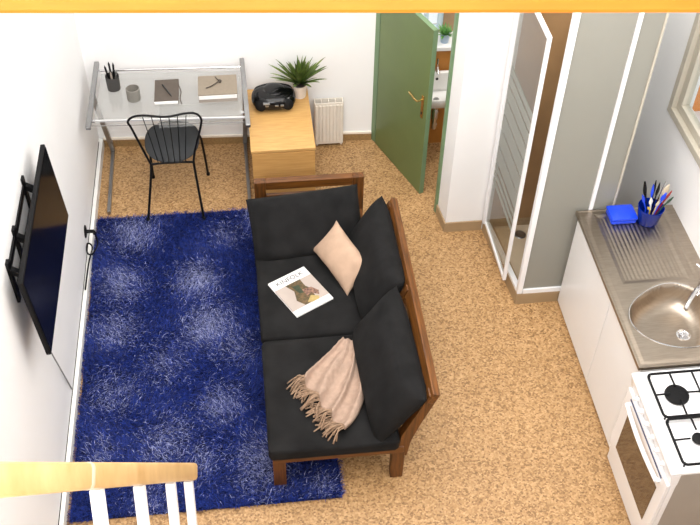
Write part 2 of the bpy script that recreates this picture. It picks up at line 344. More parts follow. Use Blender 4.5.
for k in range(60):
    a = random.uniform(0, 6.28); e = random.uniform(.1, 1.5); leaf(b, (1.535+.015*math.cos(a), 6.36+.015*math.sin(a), 1.0), (math.cos(a)*math.cos(e), math.sin(a)*math.cos(e), math.sin(e)), random.uniform(.05, .09), .018, .3, n=4)
obj('foliage', b, mat('bright_leaf', lin(70, 130, 60), .5, col2=lin(130, 180, 100), scale=20), pl)

# ------------------------------------------------------------------ shower cabin
sh = thing('shower_cabin', 'white framed corner shower cabin with frosted panels beside the kitchen unit', 'shower', (2.1, 4.85, 0))
tp = [(1.700, 5.222), (1.778, 4.458), (2.315, 4.458), (2.315, 5.222)]
b = B(); prism(b, tp, 0, .055); obj('tray_floor', b, M_trayin, sh)
def inset_strip(bm, p, q, w, z0, z1):
    p = V((*p, 0)); q = V((*q, 0)); d = (q-p).normalized(); n = V((-d.y, d.x, 0)); c_ = V((2.0, 4.9, 0)); n = n if (c_-p).dot(n) > 0 else -n
    prism(bm, [(p.x, p.y), (q.x, q.y), (q.x+n.x*w, q.y+n.y*w), (p.x+n.x*w, p.y+n.y*w)], z0, z1)
b = B()
for i in range(3): inset_strip(b, tp[i], tp[i+1], .055, .055, .10)
inset_strip(b, tp[3], tp[0], .03, .055, .10); obj('tray_rim', b, M_tray, sh)
b = B(); prism(b, [(tp[0][0]-.003, tp[0][1]), (tp[1][0]-.003, tp[1][1]-.003), (tp[2][0], tp[2][1]-.003), (tp[2][0], tp[2][1]-.0005), (tp[1][0], tp[1][1]-.0005), (tp[0][0], tp[0][1])], 0, .098); obj('tray_skirt', b, M_tray, sh)
lt('tray_drain', M_brushed, sh, [(0, 0), (.045, 0), (.04, .006), (.012, .006), (0, .004)], (1.955, 5.09, .055), 20)
HT = 2.11; SHT = 2.45
p1 = V((1.795, 4.478, 0)); p2 = V((2.155, 4.478, 0)); ph = V((1.712, 5.195, 0)); pw = V((2.303, 4.478, 0)); pz = V((2.303, 5.20, 0))
bx('frame_post', M_whiteframe, sh, 1.776, 1.812, 4.460, 4.498, .10, SHT, .003)
bx('frame_post', M_whiteframe, sh, 2.142, 2.168, 4.460, 4.498, .10, SHT, .003)
bx('frame_post', M_whiteframe, sh, 1.688, 1.734, 5.18, 5.222, .10, SHT, .003)
bx('frame_post', M_whiteframe, sh, 2.292, 2.314, 5.18, 5.222, .10, SHT, .003)
bx('frame_post', M_winframe, sh, 2.298, 2.312, 4.466, 4.492, .10, SHT, .003)
br('bottom_rail', M_whiteframe, sh, p1+V((.02, 0, .118)), p2+V((-.01, 0, .118)), .036, .036)
br('bottom_rail', M_whiteframe, sh, V((1.793, 4.499, .112)), V((1.716, 5.18, .112)), .036, .024)
br('bottom_rail', M_whiteframe, sh, p2+V((.012, 0, .118)), pw+V((-.004, 0, .118)), .036, .036)
br('bottom_rail', M_whiteframe, sh, pw+V((0, .015, .118)), pz+V((0, -.02, .118)), .03, .036)
br('top_rail', M_whiteframe, sh, p1+V((0, 0, SHT+.015)), p2+V((0, 0, SHT+.015)), .04, .03)
br('top_rail', M_whiteframe, sh, p1+V((0, 0, SHT+.015)), ph+V((0, 0, SHT+.015)), .04, .03)
br('top_rail', M_whiteframe, sh, p2+V((0, 0, SHT+.015)), pw+V((0, 0, SHT+.015)), .04, .03)
br('top_rail', M_whiteframe, sh, pw+V((0, 0, SHT+.015)), pz+V((0, 0, SHT+.015)), .022, .03)
b = B(); box(b, 1.812, 2.142, 4.475, 4.481, .136, SHT); obj('fixed_panel', b, M_panel, sh)
b = B(); box(b, 2.168, 2.298, 4.475, 4.481, .136, SHT); obj('fixed_panel', b, M_panel, sh)
b = B(); box(b, 2.300, 2.306, 4.492, 5.18, .136, SHT); obj('side_panel', b, M_panel, sh)
D0 = V((1.702, 5.175, 0)); D1 = V((1.709, 4.575, 0)); dd = (D1-D0).normalized(); DL = (D1-D0).length; dns = V((-dd.y, dd.x, 0))
b = B()
obox(b, D0+dd*.011+V((0, 0, (HT+.125)/2)), dd, dns, (0, 0, 1), .022, .022, HT-.125, .003); obox(b, D1-dd*.012+V((0, 0, (HT+.125)/2)), dd, dns, (0, 0, 1), .024, .024, HT-.125, .003)
obox(b, (D0+D1)/2+V((0, 0, .138)), dd, dns, (0, 0, 1), DL-.04, .022, .026); obox(b, (D0+D1)/2+V((0, 0, HT-.012)), dd, dns, (0, 0, 1), DL-.04, .022, .024)
sd = obj('shower_door', b, M_whiteframe, sh)
b = B(); obox(b, (D0+D1)/2+V((0, 0, (HT+.126)/2)), dd, dns, (0, 0, 1), DL-.044, .005, HT-.18); obj('door_glass', b, M_shower, sd)
zt = 1.53
for k, hh in enumerate((.045, .06, .09, .10, .11, .12, .12, .03, .03, .03)):
    b = B(); obox(b, (D0+D1)/2+V((0, 0, zt-hh/2)), dd, dns, (0, 0, 1), DL-.05, .0065, hh); obj('frosted_band', b, M_frost, sd); zt -= hh+(.022 if k < 6 else .035)

# ------------------------------------------------------------------ shag rug
rx0, rx1, ry0, ry1 = -1.198, .405, 3.035, 5.615
rug = thing('shag_rug', 'royal blue shaggy rug with silvery sheen painted in blotches under the sofa', 'rug', ((rx0+rx1)/2, (ry0+ry1)/2, 0))
bx('rug_backing', M_rugback, rug, rx0+.01, rx1-.01, ry0+.01, ry1-.01, 0.0005, .009)
NB = 105000
bxs = rng.uniform(rx0+.006, rx1-.006, NB); bys = rng.uniform(ry0+.006, ry1-.006, NB)
fl = np.sin(bxs*7+np.sin(bys*5)*1.5)*.8+np.cos(bys*8+np.sin(bxs*6))*.8
ang = fl*1.3+rng.normal(0, 1.1, NB)-1.6; Lb = rng.uniform(.034, .056, NB); lean = rng.uniform(.85, 1.5, NB)
edge = np.minimum.reduce([bxs-rx0, rx1-bxs, bys-ry0, ry1-bys]); pass
hx, hy = np.cos(ang), np.sin(ang)
dxm = hx*np.sin(lean*.5); dym = hy*np.sin(lean*.5); dzm = np.cos(lean*.5); dxt = hx*np.sin(lean*1.1); dyt = hy*np.sin(lean*1.1); dzt = np.cos(lean*1.1)
wdt = rng.uniform(.0022, .0042, NB); sxn, syn = -hy*wdt/2, hx*wdt/2
P0 = np.stack([bxs, bys, np.full(NB, .008)], 1); P1 = P0+np.stack([dxm, dym, dzm], 1)*(Lb*.5)[:, None]; P2 = P1+np.stack([dxt, dyt, dzt], 1)*(Lb*.5)[:, None]
P2[:, 2] = np.maximum(P2[:, 2], .012); S = np.stack([sxn, syn, np.zeros(NB)], 1)
for Pq in (P1, P2):
    Pq[:, 0] = np.clip(Pq[:, 0], rx0-.004, rx1+.03); Pq[:, 1] = np.clip(Pq[:, 1], ry0-.03, ry1+.03)
vv = np.stack([P0-S, P0+S, P1-S, P1+S, P2], 1).reshape(-1, 3)
vv -= np.array(rug.location)
base = np.arange(NB)*5
quads = np.stack([base, base+1, base+3, base+2], 1); tris = np.stack([base+2, base+3, base+4], 1)
loops = np.concatenate([quads.ravel(), tris.ravel()]); ls = np.concatenate([np.arange(NB)*4, NB*4+np.arange(NB)*3]); lt_ = np.concatenate([np.full(NB, 4), np.full(NB, 3)])
me = bpy.data.meshes.new('pile'); me.vertices.add(len(vv)); me.vertices.foreach_set('co', vv.ravel().astype(np.float32)); me.loops.add(len(loops)); me.loops.foreach_set('vertex_index', loops.astype(np.int32))
me.polygons.add(len(ls)); me.polygons.foreach_set('loop_start', ls.astype(np.int32)); me.update(calc_edges=True); me.validate()
# pile sheen painted into the yarn colour as paler blotches: (x, y, radius, strength), positions on the rug
sheen_blot = []
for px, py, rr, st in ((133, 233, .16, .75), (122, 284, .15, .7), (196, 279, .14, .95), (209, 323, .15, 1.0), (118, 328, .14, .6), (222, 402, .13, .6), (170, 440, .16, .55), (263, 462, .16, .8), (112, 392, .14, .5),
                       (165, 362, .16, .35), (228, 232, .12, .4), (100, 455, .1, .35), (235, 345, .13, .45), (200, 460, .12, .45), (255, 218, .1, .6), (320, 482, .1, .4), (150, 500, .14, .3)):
    q = at(px, py, .03); sheen_blot.append((q.x, q.y, rr, st))
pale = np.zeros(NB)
for x, y, rr, st in sheen_blot: pale = np.maximum(pale, st*np.exp(-(((bxs-x)/rr)**2+((bys-y)/(rr*1.15))**2)))
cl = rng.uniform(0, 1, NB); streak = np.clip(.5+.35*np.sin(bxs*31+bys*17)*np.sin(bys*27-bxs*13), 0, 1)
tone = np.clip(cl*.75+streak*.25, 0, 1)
dk = np.array(lin(7, 16, 62)); md = np.array(lin(28, 58, 156)); sheen_col = np.array(lin(176, 182, 222))
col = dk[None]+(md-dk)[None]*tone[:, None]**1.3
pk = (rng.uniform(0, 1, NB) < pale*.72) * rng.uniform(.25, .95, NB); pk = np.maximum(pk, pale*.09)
col = col*(1-pk[:, None])+sheen_col[None]*pk[:, None]
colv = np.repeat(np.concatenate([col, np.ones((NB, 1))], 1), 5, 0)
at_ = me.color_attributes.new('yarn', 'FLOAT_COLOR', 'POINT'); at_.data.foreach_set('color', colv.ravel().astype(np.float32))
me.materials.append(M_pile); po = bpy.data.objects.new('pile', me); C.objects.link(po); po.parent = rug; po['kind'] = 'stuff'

# ------------------------------------------------------------------ sofa
sofa = thing('wooden_sofa', 'dark brown wooden sofa frame with charcoal seat cushions on the blue rug', 'sofa', (.40, 4.18, 0))
SX0, SX1, SY0, SY1 = .0, .785, 3.15, 5.27
def rbox(bm, x0, x1, y0, y1, z0, z1, ex=.16, n=26, bulge=.012, seed=0):
    """soft rounded cushion block"""
    ctr = V(((x0+x1)/2, (y0+y1)/2, (z0+z1)/2)); hx_, hy_, hz = (x1-x0)/2, (y1-y0)/2, (z1-z0)/2
    r = bmesh.ops.create_cube(bm, size=2); bmesh.ops.subdivide_edges(bm, edges=bm.edges[:], cuts=n, use_grid_fill=True)
    rad = min(hz*.62, .05)
    for v in bm.verts:
        p = V((v.co.x*hx_, v.co.y*hy_, v.co.z*hz)); u_, v_ = v.co.x, v.co.y
        q = V((max(-(hx_-rad), min(hx_-rad, p.x)), max(-(hy_-rad), min(hy_-rad, p.y)), max(-(hz-rad), min(hz-rad, p.z)))); d = p-q
        if d.length > 1e-6: p = q+d.normalized()*rad
        if v.co.z > .2: p.z += bulge*(1-u_*u_)*(1-v_*v_)+.004*noise.noise(V((p.x*6+seed, p.y*6, seed)))
        v.co = ctr+p
# seat frame rails
br('side_rail', M_sofay, sofa, (SX0+.018, SY0+.035, .265), (SX0+.018, SY1-.056, .265), .03, .085)
br('side_rail', M_sofay, sofa, (SX1-.03, SY0+.035, .265), (SX1-.03, SY1-.056, .265), .03, .085)
br('end_rail', M_sofax, sofa, (SX0, SY0+.017, .292), (SX1-.02, SY0+.017, .292), .034, .062, bev=.003)
for k in range(8): br('seat_slat', M_sofax, sofa, (SX0+.033, SY0+.18+k*.25, .28), (SX1-.045, SY0+.18+k*.25, .28), .07, .018)
for (x, y, z1) in ((SX0+.038, SY0+.031, .262), (SX1-.05, SY0+.031, .262)):
    b = B(); bar(b, (x, y, 0.001), (x, y, z1), .075, .06, (0, 1, 0), .003); obj('leg', b, M_sofaz, sofa)
# far arm: two posts, rails
for x in (SX0+.045, SX1-.045): bx('arm_post', M_sofaz, sofa, x-.04, x+.04, SY1-.055, SY1, .001, .61, .004)
br('arm_rail', M_sofax, sofa, (SX0+.085, SY1-.0275, .575), (SX1-.085, SY1-.0275, .575), .055, .07, bev=.004)
br('arm_rail', M_sofax, sofa, (SX0+.085, SY1-.0275, .45), (SX1-.085, SY1-.0275, .45), .03, .055, bev=.003)
# backrest leaning out on the right
def bpost(name, y0, y1):
    prof = [(.725, .25), (.785, .22), (.80, .36), (.845, .52), (.900, .68), (.928, .765), (.915, .785), (.880, .785), (.84, .68), (.785, .53), (.745, .42)]
    b = B(); lo = [b.verts.new((x, y0, z)) for x, z in prof]; hi = [b.verts.new((x, y1, z)) for x, z in prof]; n = len(prof)
    b.faces.new(lo); b.faces.new(hi[::-1])
    for i in range(n): b.faces.new((lo[i], hi[i], hi[(i+1) % n], lo[(i+1) % n]))
    obj(name, b, M_sofaz, sofa)
bpost('back_post', 3.155, 3.215); bpost('back_post', 3.95, 4.00); bpost('back_post', 4.70, 4.76)
lean_u = V((.347, 0, .938)).normalized(); lean_n = V((.938, 0, -.347))
def bslat(h, z0, th, y0, y1, m, bev=.003):
    zc = z0+h/2*.938; xc = .868+(zc-.755)*.37+.033
    b = B(); obox(b, (xc, (y0+y1)/2, zc), lean_n, (0, 1, 0), lean_u, th, y1-y0, h, bev); return b
obj('back_top_rail', bslat(.088, .722, .046, 3.150, 4.765, M_sofay, .006), M_sofay, sofa)
for (y0, y1) in ((3.216, 3.949), (4.001, 4.699)):
    obj('back_slat', bslat(.10, .575, .02, y0, y1, M_sofay), M_sofay, sofa); obj('back_slat', bslat(.10, .435, .02, y0, y1, M_sofay), M_sofay, sofa)
    obj('back_slat', bslat(.018, .692, .012, y0, y1, M_sofay, .001), M_sofay, sofa)
for i, (y0, y1) in enumerate(((3.115, 3.945), (3.955, 5.20))):
    b = B(); rbox(b, -.02, .735, y0, y1, .325, .435, seed=i*5); obj('seat_cushion', b, M_fabricseat, sofa, sm=2)

def pillow(w, h, t, n=40, boxy=.0, pinch=.06, seed=0, wr=.008):
    """local x: width, y: height, z: thickness"""
    bm = B(); top = {}; bot = {}
    for i in range(n+1):
        for j in range(n+1):
            u = -1+2*i/n; v = -1+2*j/n; u = math.copysign(abs(u)**.8, u); v = math.copysign(abs(v)**.8, v)
            e = 1.0-pinch*(1-v*v)*(abs(u)**3); f_ = 1.0-pinch*(1-u*u)*(abs(v)**3)
            x = u*e*w/2; y = v*f_*h/2
            pu = (1-abs(u)**(2.2+boxy))**(.55); pv = (1-abs(v)**(2.2+boxy))**(.55)
            th = t/2*pu*pv
            nz = wr*noise.noise(V((x*9+seed*3.1, y*9, seed)))+wr*.6*noise.noise(V((x*22+seed, y*7, seed*2)))*min(1, (abs(u)+abs(v)))
            g = nz*min(1, 3*pu*pv)
            top[i, j] = bm.verts.new((x, y, th+g))
            bot[i, j] = top[i, j] if i in (0, n) or j in (0, n) else bm.verts.new((x, y, -th+g*.3))
    for i in range(n):
        for j in range(n):
            bm.faces.new((top[i, j], top[i+1, j], top[i+1, j+1], top[i, j+1]))
            f = [bot[i, j], bot[i, j+1], bot[i+1, j+1], bot[i+1, j]]
            try: bm.faces.new(f)
            except ValueError: pass
    return bm
def place(bm, ctr, ax, ay, az):
    ax = V(ax).normalized(); ay = V(ay); ay = (ay-ax*ay.dot(ax)).normalized(); az = ax.cross(ay)
    for v in bm.verts: v.co = V(ctr)+ax*v.co.x+ay*v.co.y+az*v.co.z
    return bm
def cushion(name, m, label, ctr, ax, ay, w, h, t, group=None, **k):
    o = obj(name, place(pillow(w, h, t, **k), ctr, ax, ay, None), m, sm=2); return tag(o, label, 'cushion', group)
cushion('back_cushion', M_fabric, 'wide charcoal cushion leaning on the slatted far arm of the sofa', (.338, 4.815, .562), (1, .07, .04), (0, .66, .75), .76, .45, .21, boxy=3.2, pinch=.02, seed=1, group='charcoal sofa cushions')
cushion('back_cushion', M_fabric, 'charcoal back cushion behind the small beige pillow', (.742, 4.385, .612), (-.03, 1, 0), (.48, 0, .87), .80, .45, .18, boxy=3.0, pinch=.03, seed=2, group='charcoal sofa cushions')
cushion('back_cushion', M_fabric, 'charcoal back cushion beside the fringed throw at the open sofa end', (.712, 3.55, .605), (-.05, 1, .02), (.54, 0, .84), .85, .46, .20, boxy=2.6, pinch=.04, seed=3, group='charcoal sofa cushions')
# beige scatter pillow
pa, pb, pc, pd = at(331, 220, .67), at(365, 263, .60), at(348, 295, .455), at(316, 252, .47)
ctr = (pa+pb+pc+pd)/4; axv = ((pb-pa)+(pc-pd))/2; ayv = ((pa-pd)+(pb-pc))/2
cushion('scatter_pillow', M_beige, 'small pale beige square pillow propped against the charcoal cushions', ctr+V((.012, -.018, .012)), axv, ayv, axv.length*1.10, ayv.length*1.12, .13, boxy=.0, pinch=.11, seed=5, wr=.007)

# magazine
mz = .4465
mg = [at(268, 284, mz), at(306, 267.5, mz), at(331, 299, mz), at(297, 319, mz)]
mc = sum(mg, V())/4; mx_ = ((mg[1]-mg[0])+(mg[2]-mg[3])).normalized(); my_ = ((mg[0]-mg[3])+(mg[1]-mg[2])); my_ = (my_-mx_*my_.dot(mx_)).normalized()
mw = ((mg[1]-mg[0]).length+(mg[2]-mg[3]).length)/2; mh = ((mg[0]-mg[3]).length+(mg[1]-mg[2]).length)/2
mag = thing('magazine', 'white cover magazine lying on the charcoal seat by the beige pillow', 'magazine', (mc.x, mc.y, mz-.001))
Z3 = V((0, 0, 1))
b = B(); obox(b, mc+Z3*.005, mx_, my_, Z3, mw-.004, mh-.004, .009); obj('pages', b, M_page, mag)
b = B(); obox(b, mc+Z3*.010, mx_, my_, Z3, mw, mh, .0012); cov = obj('front_cover', b, mat('cover_white', (.7, .69, .68), .4, var=.01), mag)
b = B(); obox(b, mc+Z3*.0001, mx_, my_, Z3, mw, mh, .0010); obj('back_cover', b, M_page, mag)
def mpt(u, v, z): return mc+mx_*(u*mw/2)+my_*(v*mh/2)+Z3*z
def flat(name, pts, m, z, parent):
    b = B(); lo = [b.verts.new(mpt(u, v, z)) for u, v in pts]; hi = [b.verts.new(mpt(u, v, z+.0004)) for u, v in pts]; n = len(pts)
    b.faces.new(lo[::-1]); b.faces.new(hi)
    for i in range(n): b.faces.new((lo[i], lo[(i+1) % n], hi[(i+1) % n], hi[i]))
    return obj(name, b, m, parent)
ph_ = flat('cover_photo', [(-1, .52), (1, .52), (1, -.72), (-1, -.72)], mat('photo_blush', lin(170, 157, 148), .5, var=.03), .0108, mag)
flat('printed_figure', [(-.42, .52), (.38, .52), (.36, .12), (.50, -.1), (.36, -.68), (-.28, -.70), (-.48, -.35), (-.26, .1)], mat('photo_olive', lin(58, 52, 24), .5, col2=lin(104, 80, 48), scale=60), .0113, ph_)
flat('printed_shoulder', [(.1, .02), (.55, -.05), (.72, -.35), (.6, -.55), (.35, -.3), (.1, -.35)], mat('photo_skin', lin(150, 112, 92), .5, col2=lin(70, 46, 40), scale=70), .0118, ph_)
flat('printed_bag', [(-.1, -.62), (.25, -.40), (.55, -.60), (.45, -.72), (.1, -.72)], mat('photo_ochre', lin(170, 148, 92), .5, var=.1, scale=60), .0120, ph_)
flat('printed_shadow', [(-.2, .35), (.12, .30), (.08, -.15), (-.12, -.1)], mat('photo_dark_green', lin(40, 52, 30), .5, var=.3, scale=60), .0119, ph_)
tcu = bpy.data.curves.new('title_text', 'FONT'); tcu.body = 'KINFOLK'; tcu.size = .05; tcu.align_x = 'CENTER'; tcu.align_y = 'CENTER'; tcu.extrude = .0002
to = bpy.data.objects.new('tmp', tcu); C.objects.link(to); dg = bpy.context.evaluated_depsgraph_get(); tm = bpy.data.meshes.new_from_object(to.evaluated_get(dg)); bpy.data.objects.remove(to)
b = B(); b.from_mesh(tm); wx = max(v.co.x for v in b.verts)-min(v.co.x for v in b.verts); k = mw*.72/wx
for v in b.verts: v.co = mpt(0, .75, .0112)+mx_*(v.co.x*k)+my_*(v.co.y*k*1.0)+Z3*v.co.z
obj('cover_title', b, mat('ink_grey', lin(50, 48, 48), .6, var=.05), cov)

# throw blanket with fringe
tz = .452
apL, apR = at(342, 342, tz), at(358, 346, tz); frL, frR = at(302, 380, tz), at(344, 433, tz); rm = at(372, 400, tz+.03); lm = at(320, 361, tz)
thr = thing('throw_blanket', 'beige fringed throw blanket draped over the near charcoal seat', 'blanket', (.40, 3.6, .44))
b = B(); NS, NT = 44, 56; grid = {}
def qb(p0, p1, p2, t): return p0*(1-t)**2+p1*(2*t*(1-t))+p2*t*t
def thp(s_, t):
    pl_ = qb(apL, lm, frL, s_); pr_ = qb(apR, rm*1.0+V((.05, 0, 0)), frR, s_); p = pl_.lerp(pr_, t)
    amp = (.010+.052*s_*(1-.5*s_)) ; ph2 = 6.4*math.pi*(t+.10*math.sin(3*s_)+.03*math.sin(9*t))
    fz = amp*1.35*(.5+.5*math.sin(ph2))**1.8 + .007*noise.noise(V((s_*5, t*8, 1)))+.016*s_*max(0, noise.noise(V((s_*7+3, t*6, 4))))+.006*noise.noise(V((s_*16, t*16, 9)))
    p = p+V((.010*math.sin(ph2+1), .008*math.cos(ph2), 0))*s_
    p.z = tz+.004+max(0, fz)*(1 if 0 < t < 1 else .6) + .03*math.exp(-((1-s_)/.12)**2)*0 + .035*math.exp(-(s_/.16)**2)
    return p
for i in range(NS+1):
    for j in range(NT+1): grid[i, j] = b.verts.new(thp(i/NS, j/NT))
for i in range(NS):
    for j in range(NT): b.faces.new((grid[i, j], grid[i+1, j], grid[i+1, j+1], grid[i, j+1]))
bmesh.ops.recalc_face_normals(b, faces=b.faces[:]); bmesh.ops.solidify(b, geom=b.faces[:], thickness=.004)
obj('blanket_cloth', b, M_throw, thr, sm=2)
# small folded-back corner at the top
b = B(); cA, cB, cC = at(352, 348, tz+.02), at(358, 335, tz+.07), at(359, 356, tz+.03)
f = [b.verts.new(x) for x in (cA, cB, cC)]; b.faces.new(f); bmesh.ops.solidify(b, geom=b.faces[:], thickness=.004); obj('folded_corner', b, M_throw, thr)
b = B(); out_d = (at(291, 385, tz)-at(299, 378, tz)); out_d.z = 0; nrm = V((-(frR-frL).y, (frR-frL).x, 0)).normalized(); nrm = nrm if nrm.x < 0 else -nrm
for k in range(92):
    t = (k+.5)/92; p = thp(1, t); L_ = random.uniform(.075, .125); dv = (nrm+V((random.uniform(-.55, .55), random.uniform(-.55, .55), 0))).normalized()
    dip = random.uniform(-.5, .6); m_ = p+dv*L_*.5+V((0, 0, .012+random.uniform(-.004, .01))); e_ = p+dv*L_+V((random.uniform(-.02, .02), random.uniform(-.02, .02), 0)); e_.z = tz+.003+random.uniform(0, .01); m_.z = max(m_.z, tz+.006)
    tube(b, smooth_path([p, m_, e_], 4), [.0048]*2+[.0042]*4+[.005]*3, 5)
obj('fringe', b, M_fringe, thr, sm=2)

# ------------------------------------------------------------------ glass desk
desk = thing('glass_desk', 'glass top desk on a chrome frame in the far left corner', 'desk', (-.56, 6.1, 0))
b = B(); prism(b, [(-1.105, 5.865), (-.04, 5.815), (-.04, 6.37), (-1.095, 6.42)], .748, .757); obj('glass_top', b, M_desk, desk)
for left in (True, False):
    a = V((-1.150, 5.775, .735)) if left else V((-.008, 5.70, .735)); c2 = V((-1.116, 6.455, .835)) if left else V((-.022, 6.40, .84))
    br('side_bar', M_brushed, desk, a, c2, .036, .03, bev=.005)
    fx = -1.108 if left else -.036; rt_ = a.lerp(c2, .5)
    br('rear_leg', M_brushed, desk, (fx-.008, 6.41, 0.02), (rt_.x, rt_.y, rt_.z-.014), .036, .03, (0, 1, 0), bev=.003)
    br('floor_runner', M_brushed, desk, (fx, 5.66, .0165), (fx-.008, 6.43, .0165), .026, .03, bev=.003)
    br('glass_bracket', M_chrome, desk, (a.x+(.0 if left else -.0), 5.86, .74), (a.x+(.045 if left else -.05), 5.855, .744), .03, .012)
tb('rear_bar', M_chrome, desk, [(-1.118, 6.40, .80), (-.02, 6.35, .805)], .009, 12)
br('front_bar', mat('satin_chrome', (.7, .7, .7), .5, .6, var=.02), desk, (-1.145, 5.862, .738), (-.015, 5.805, .738), .016, .016, bev=.003)
tb('cross_wire', M_cable, desk, [(-1.14, 5.82, .725), (-.012, 5.765, .725)], .0035, 8)
b = B(); box(b, -.66, -.05, 5.86, 6.12, .64, .652, .003); obj('keyboard_shelf', b, M_desk, desk)
for x in (-.65, -.06): br('shelf_hanger', M_chrome, desk, (x, 5.95, .652), (x, 5.95, .748), .012, .012)
# things on the desk
DZ = .758
pc_ = thing('pen_cup', 'dark grey cup holding pens on the left of the glass desk', 'cup', (-.985, 6.22, DZ))
lt('cup_body', M_stonedark, pc_, [(0, 0), (.048, 0), (.051, .115), (.046, .115), (.043, .01), (0, .01)], (-.985, 6.22, DZ))
for k, (dx, dy, tx, ty, h, m, lb) in enumerate(((-.02, -.01, -.03, .01, .19, M_black, 'black pen leaning left in the dark grey desk cup'), (-.005, .02, -.01, .01, .20, M_black, 'tallest black pen in the middle of the dark grey desk cup'),
        (.015, .012, .01, .0, .20, M_black, 'black pen standing upright in the dark grey desk cup'), (.02, -.015, .03, -.01, .16, M_brushed, 'silver pen on the right of the dark grey desk cup'), (.0, -.022, .0, -.02, .155, M_greybook, 'grey pencil at the front of the dark grey desk cup'))):
    b = B(); tube(b, [(-.985+dx*.6, 6.22+dy*.6, DZ+.012), (-.985+dx+tx*.6, 6.22+dy+ty*.6, DZ+h)], [.0075, .0075], 8); tube(b, [(-.985+dx+tx*.6, 6.22+dy+ty*.6, DZ+h), (-.985+dx+tx*.66, 6.22+dy+ty*.66, DZ+h+.02)], [.007, .001], 8)
    tag(obj('pen', b, m, sm=True), lb, 'pen', 'pens in the desk cup')
lt_o = lt('stone_mug', M_stone, None, [(0, 0), (.048, 0), (.05, .004), (.050, .095), (.045, .097), (.043, .012), (0, .010)], (-.832, 6.075, DZ)); tag(lt_o, 'pale grey stone tumbler beside the pen cup on the glass desk', 'cup')
nb = thing('notebook', 'dark taupe notebook with a pen on it on the glass desk', 'notebook', (-.593, 6.13, DZ))
bx('back_cover', M_taupe, nb, -.682, -.505, 5.99, 6.27, DZ, DZ+.003); bx('pages', M_page, nb, -.680, -.510, 5.985, 6.267, DZ+.003, DZ+.018); bx('front_cover', M_taupe, nb, -.682, -.505, 6.0, 6.27, DZ+.018, DZ+.021)
tb('ribbon', M_taupe, nb, [(-.507, 6.2, DZ+.02), (-.488, 6.12, DZ+.012), (-.495, 6.05, DZ+.004), (-.482, 5.98, DZ+.004)], .004, 6, 5)
b = B(); tube(b, [(-.625, 6.20, DZ+.027), (-.565, 6.07, DZ+.027)], .0055, 8); tube(b, [(-.565, 6.07, DZ+.027), (-.555, 6.047, DZ+.025)], [.0055, .001], 8); tag(obj('pen', b, M_dark, sm=True), 'dark pen lying across the taupe notebook', 'pen')
bk = thing('box_file', 'pale taupe box file with white edge at the right of the glass desk', 'box', (-.215, 6.10, DZ))
bx('box_base', M_greybook, bk, -.355, -.072, 5.985, 6.22, DZ, DZ+.03); bx('page_block', M_page, bk, -.352, -.075, 5.980, 6.218, DZ+.03, DZ+.058); bx('lid', M_taupelight, bk, -.357, -.070, 5.985, 6.225, DZ+.058, DZ+.068, .002)
lz = DZ+.069
b = B(); tube(b, smooth_path([(-.20, 6.135, lz+.012), (-.25, 6.09, lz+.005), (-.30, 6.06, lz+.004)], 4), [.0045]*8+[.003], 6); tube(b, smooth_path([(-.20, 6.135, lz+.012), (-.215, 6.17, lz+.006), (-.228, 6.20, lz+.004)], 4), .0035, 6)
lathe(b, [(0, 0), (.012, .003), (.016, .012), (.010, .02), (0, .022)], (-.196, 6.135, lz-.001), 10)
tag(obj('dried_sprig', b, mat('dry_twig', lin(70, 62, 54), .8, var=.1), sm=True), 'dry dark twig with a seed head lying on the pale box file', 'twig')

# ------------------------------------------------------------------ chair
ch = thing('metal_chair', 'black wire back chair with round grey seat pulled up to the glass desk', 'chair', (-.59, 5.82, 0))
b = B(); n = 40; rings = []
for rr, z in ((.0, .478), (.6, .478), (.9, .474), (1.0, .462), (.97, .450), (.0, .450)):
    ring = []
    if rr == 0: rings.append([b.verts.new((-.585, 5.93, z))]); continue
    for k in range(n):
        a = k*2*math.pi/n; ca, sa = math.cos(a), math.sin(a); wdx = .205*(1+.05*sa); ring.append(b.verts.new((-.585+rr*wdx*math.copysign(abs(ca)**.8, ca), 5.93+rr*.245*math.copysign(abs(sa)**.85, sa), z)))
    rings.append(ring)
for r0, r1 in zip(rings, rings[1:]):
    for k in range(n):
        k2 = (k+1) % n
        if len(r0) == 1: b.faces.new((r0[0], r1[k], r1[k2]))
        elif len(r1) == 1: b.faces.new((r0[k], r0[k2], r1[0]))
        else: b.faces.new((r0[k], r1[k], r1[k2], r0[k2]))
obj('seat', b, M_seatgrey, ch, sm=True)
tz_ = .905; ty = 5.635
loop = [(-.735, 5.66, .47), (-.765, 5.655, .58), (-.825, 5.64, .82), (-.842, ty, .885), (-.80, ty, .925), (-.72, ty-.005, .935), (-.57, ty-.02, .925), (-.44, ty-.005, .935), (-.37, ty, .925), (-.335, ty, .88), (-.345, 5.64, .80), (-.405, 5.655, .58), (-.425, 5.66, .47)]
tb('back_frame', M_black, ch, loop, .0085, 10, 5)
for i in range(6):
    t = (i+.5)/6; x0 = -.765+.36*t*1.0+.0; xa = -.70+.235*t; xb = -.765+.36*t
    tb('back_rod', M_black, ch, [(xa, 5.672, .462), ((xa+xb)/2, 5.66, .69), (xb, 5.628, .922)], .0035, 6, 4)
tb('seat_ring', M_black, ch, [(-.735, 5.66, .468), (-.66, 5.683, .455), (-.58, 5.687, .452), (-.50, 5.683, .455), (-.425, 5.66, .468)], .009, 8, 5)
